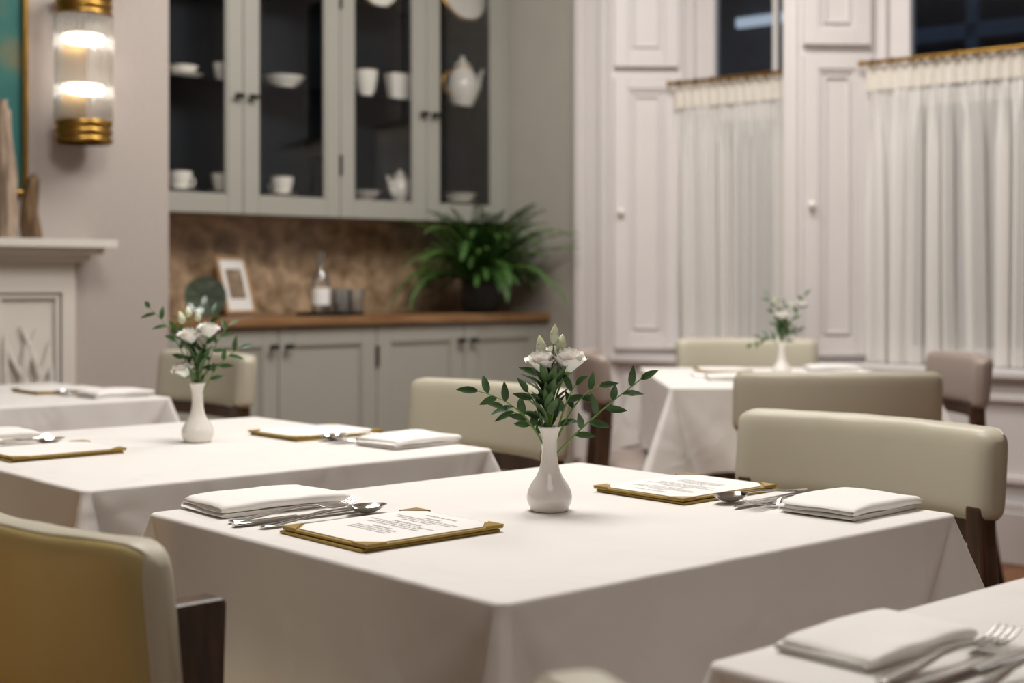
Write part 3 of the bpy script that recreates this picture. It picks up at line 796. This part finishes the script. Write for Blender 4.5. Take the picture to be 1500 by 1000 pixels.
def vase(x, y, roses, buds, branches, seed, nl=26, sp=1):
    e = empty('flower_vase', (x, y, ZT))
    m = MB(); pr = [(.001, .002), (.022, 0), (.026, .001), (.0275, .005), (.031, .013), (.0318, .019), (.030, .028), (.025, .038), (.0185, .047), (.0145, .056), (.0118, .068), (.0105, .082), (.0108, .096), (.0128, .109), (.0158, .1145), (.0162, .1165), (.015, .117), (.0118, .11), (.009, .1), (.008, .05), (.001, .045)]
    m.lathe(pr, seg=48); m.done('vase', [M_porc], parent=e, smooth=True, ang=80)
    rnd = random.Random(seed); m = MB(); mouth = Vector((0, 0, .108))
    for a, b_, z, R in roses:
        t = W3(a, b_, z); ax = (t-mouth); ax = ax.normalized()*.5+UZ*.6+CF*-.12
        pts = bez(mouth+Vector((rnd.uniform(-.004, .004), rnd.uniform(-.004, .004), -.05)), mouth+UZ*.05, t-ax.normalized()*R*.6)
        m.tube(pts, .0014, 6); rose(m, t, R, ax)
    for a, b_, z, L, r in buds:
        t = W3(a, b_, z); pts = bez(mouth+Vector((rnd.uniform(-.004, .004), rnd.uniform(-.004, .004), -.05)), mouth+UZ*.05, t)
        m.tube(pts, .0011, 6); bud(m, t, L, r, (pts[-1]-pts[-3]))
        q = pts[8]; leaf(m, q, Vector((rnd.uniform(-1, 1), rnd.uniform(-1, 1), 1.2)), .03, .005, UZ)
    for k in range(nl):
        a = rnd.uniform(0, 2*pi); d = Vector((cos(a)*rnd.uniform(.2, .8), sin(a)*rnd.uniform(.2, .8), rnd.uniform(.5, 1.6)))
        z = rnd.uniform(.116, .172); base = Vector((cos(a)*.006, sin(a)*.006, z))
        leaf(m, base, d, rnd.uniform(.03, .05)*sp, rnd.uniform(.005, .0085)*sp, UZ)
    for (pts3, n, ll) in branches:
        P = [W3(*p) for p in pts3]; pts = bez(mouth-UZ*.04, P[0], P[1], 16)
        m.tube(pts, [.0013]*10+[.0009]*7, 6)
        for k in range(n):
            t = .34+.66*k/(n-1); i = min(15, int(t*16)); q = pts[i].lerp(pts[i+1], t*16-i)
            tg = (pts[i+1]-pts[i]).normalized(); sd = tg.cross(CF).normalized()*(1 if k % 2 else -1)
            if k == n-1: sd *= .1
            d = tg*rnd.uniform(.5, 1.0)+sd*rnd.uniform(.6, 1)+CF*rnd.uniform(-.6, .6)
            leaf(m, q, d, ll*rnd.uniform(.8, 1.2), ll*.18, -CF+UZ*rnd.uniform(.1, .9))
    m.done('flowers', [M_stem, M_leaf, M_petal, M_bud], parent=e, smooth=True, ang=60)

vase(1.343, 1.445,
     [(-.012, -.010, .203, .0185), (.026, -.006, .204, .022), (.007, .014, .216, .012), (.014, .018, .19, .016)],
     [(.006, 0, .231, .028, .0065), (-.010, .006, .217, .026, .007), (.014, .004, .221, .024, .0075)],
     [(((-.025, -.01, .15), (-.098, -.01, .166)), 8, .030), (((-.02, .01, .13), (-.062, .02, .14)), 5, .027),
      (((.045, 0, .12), (.126, -.005, .182)), 9, .029), (((.03, .01, .16), (.070, .01, .172)), 5, .027), (((.0, .01, .16), (-.012, .02, .20)), 5, .03),
      (((.02, .01, .15), (.036, -.01, .175)), 5, .028), (((-.01, .01, .14), (-.03, -.01, .165)), 5, .028)], 3, 30)
vase(1.393, 2.52,
     [(-.014, -.008, .206, .020), (.022, -.004, .218, .019), (-.024, -.01, .14, .020), (.008, .02, .2, .016)],
     [(-.028, 0, .234, .026, .008), (-.018, .006, .246, .022, .007), (.0, .0, .238, .022, .007)],
     [(((-.02, 0, .2), (-.092, -.01, .265)), 9, .028), (((-.015, .01, .19), (-.05, .02, .225)), 6, .026),
      (((.03, 0, .16), (.085, -.005, .185)), 7, .028), (((.02, .01, .19), (.06, .01, .230)), 7, .026), (((.01, .01, .19), (.03, .0, .255)), 6, .026)], 5, 26)
vase(t5[0]+.01, t5[1]-.03,
     [(.0, -.005, .20, .019), (.065, .0, .24, .015), (.02, .01, .18, .015)],
     [(-.02, 0, .24, .024, .006), (.03, .006, .23, .022, .006)],
     [(((-.03, 0, .17), (-.10, -.01, .11)), 7, .03), (((-.01, .01, .19), (-.045, .02, .27)), 7, .03),
      (((.03, 0, .19), (.075, -.005, .27)), 7, .028), (((.02, .01, .16), (.06, .01, .16)), 6, .026), (((0, .01, .2), (.01, .01, .24)), 6, .03)], 8, 30)

# ------------------------------------------------------------------ lights
def area(name, loc, sx, sy, P, col=(1, .965, .925), rot=(0, 0, 0)):
    l = bpy.data.lights.new(name, 'AREA'); l.shape = 'RECTANGLE'; l.size = sx; l.size_y = sy; l.energy = P; l.color = col
    o = bpy.data.objects.new(name, l); scene.collection.objects.link(o); o.location = loc; o.rotation_euler = rot
area('ceiling_light', (1.6, 2.1, 3.12), .8, 1.2, 60)
area('ceiling_light', (3.7, 2.8, 3.12), .8, 1.1, 45)
area('ceiling_light', (.0, -.3, 3.12), 1.5, 1.5, 14)
area('cabinet_fill_light', (3.0, 3.6, 2.95), 1.2, .4, 22, rot=(math.radians(55), 0, math.radians(-15)))  # unseen fill light, added to brighten the china cabinet
l = bpy.data.lights.new('low_lamp', 'POINT'); l.energy = 2.4; l.color = (1, .64, .26); l.shadow_soft_size = .08
o = bpy.data.objects.new('low_lamp', l); scene.collection.objects.link(o); o.location = (-.05, 1.75, .62)
w = bpy.data.worlds.new('night'); scene.world = w; w.use_nodes = True
w.node_tree.nodes['Background'].inputs[0].default_value = (.05, .07, .1, 1); w.node_tree.nodes['Background'].inputs[1].default_value = 2.2

# ------------------------------------------------------------------ camera
cd = bpy.data.cameras.new('camera'); cam = bpy.data.objects.new('camera', cd); scene.collection.objects.link(cam)
cam.location = (0, 0, 1.07); cam.rotation_euler = (pi/2, 0, -math.asin(.6613))
cd.lens = 50; cd.sensor_width = 36; cd.shift_y = -88/1500; cd.clip_start = .05
cd.dof.use_dof = True; cd.dof.focus_distance = 1.93; cd.dof.aperture_fstop = 4.0
scene.camera = cam
scene.view_settings.view_transform = 'Standard'
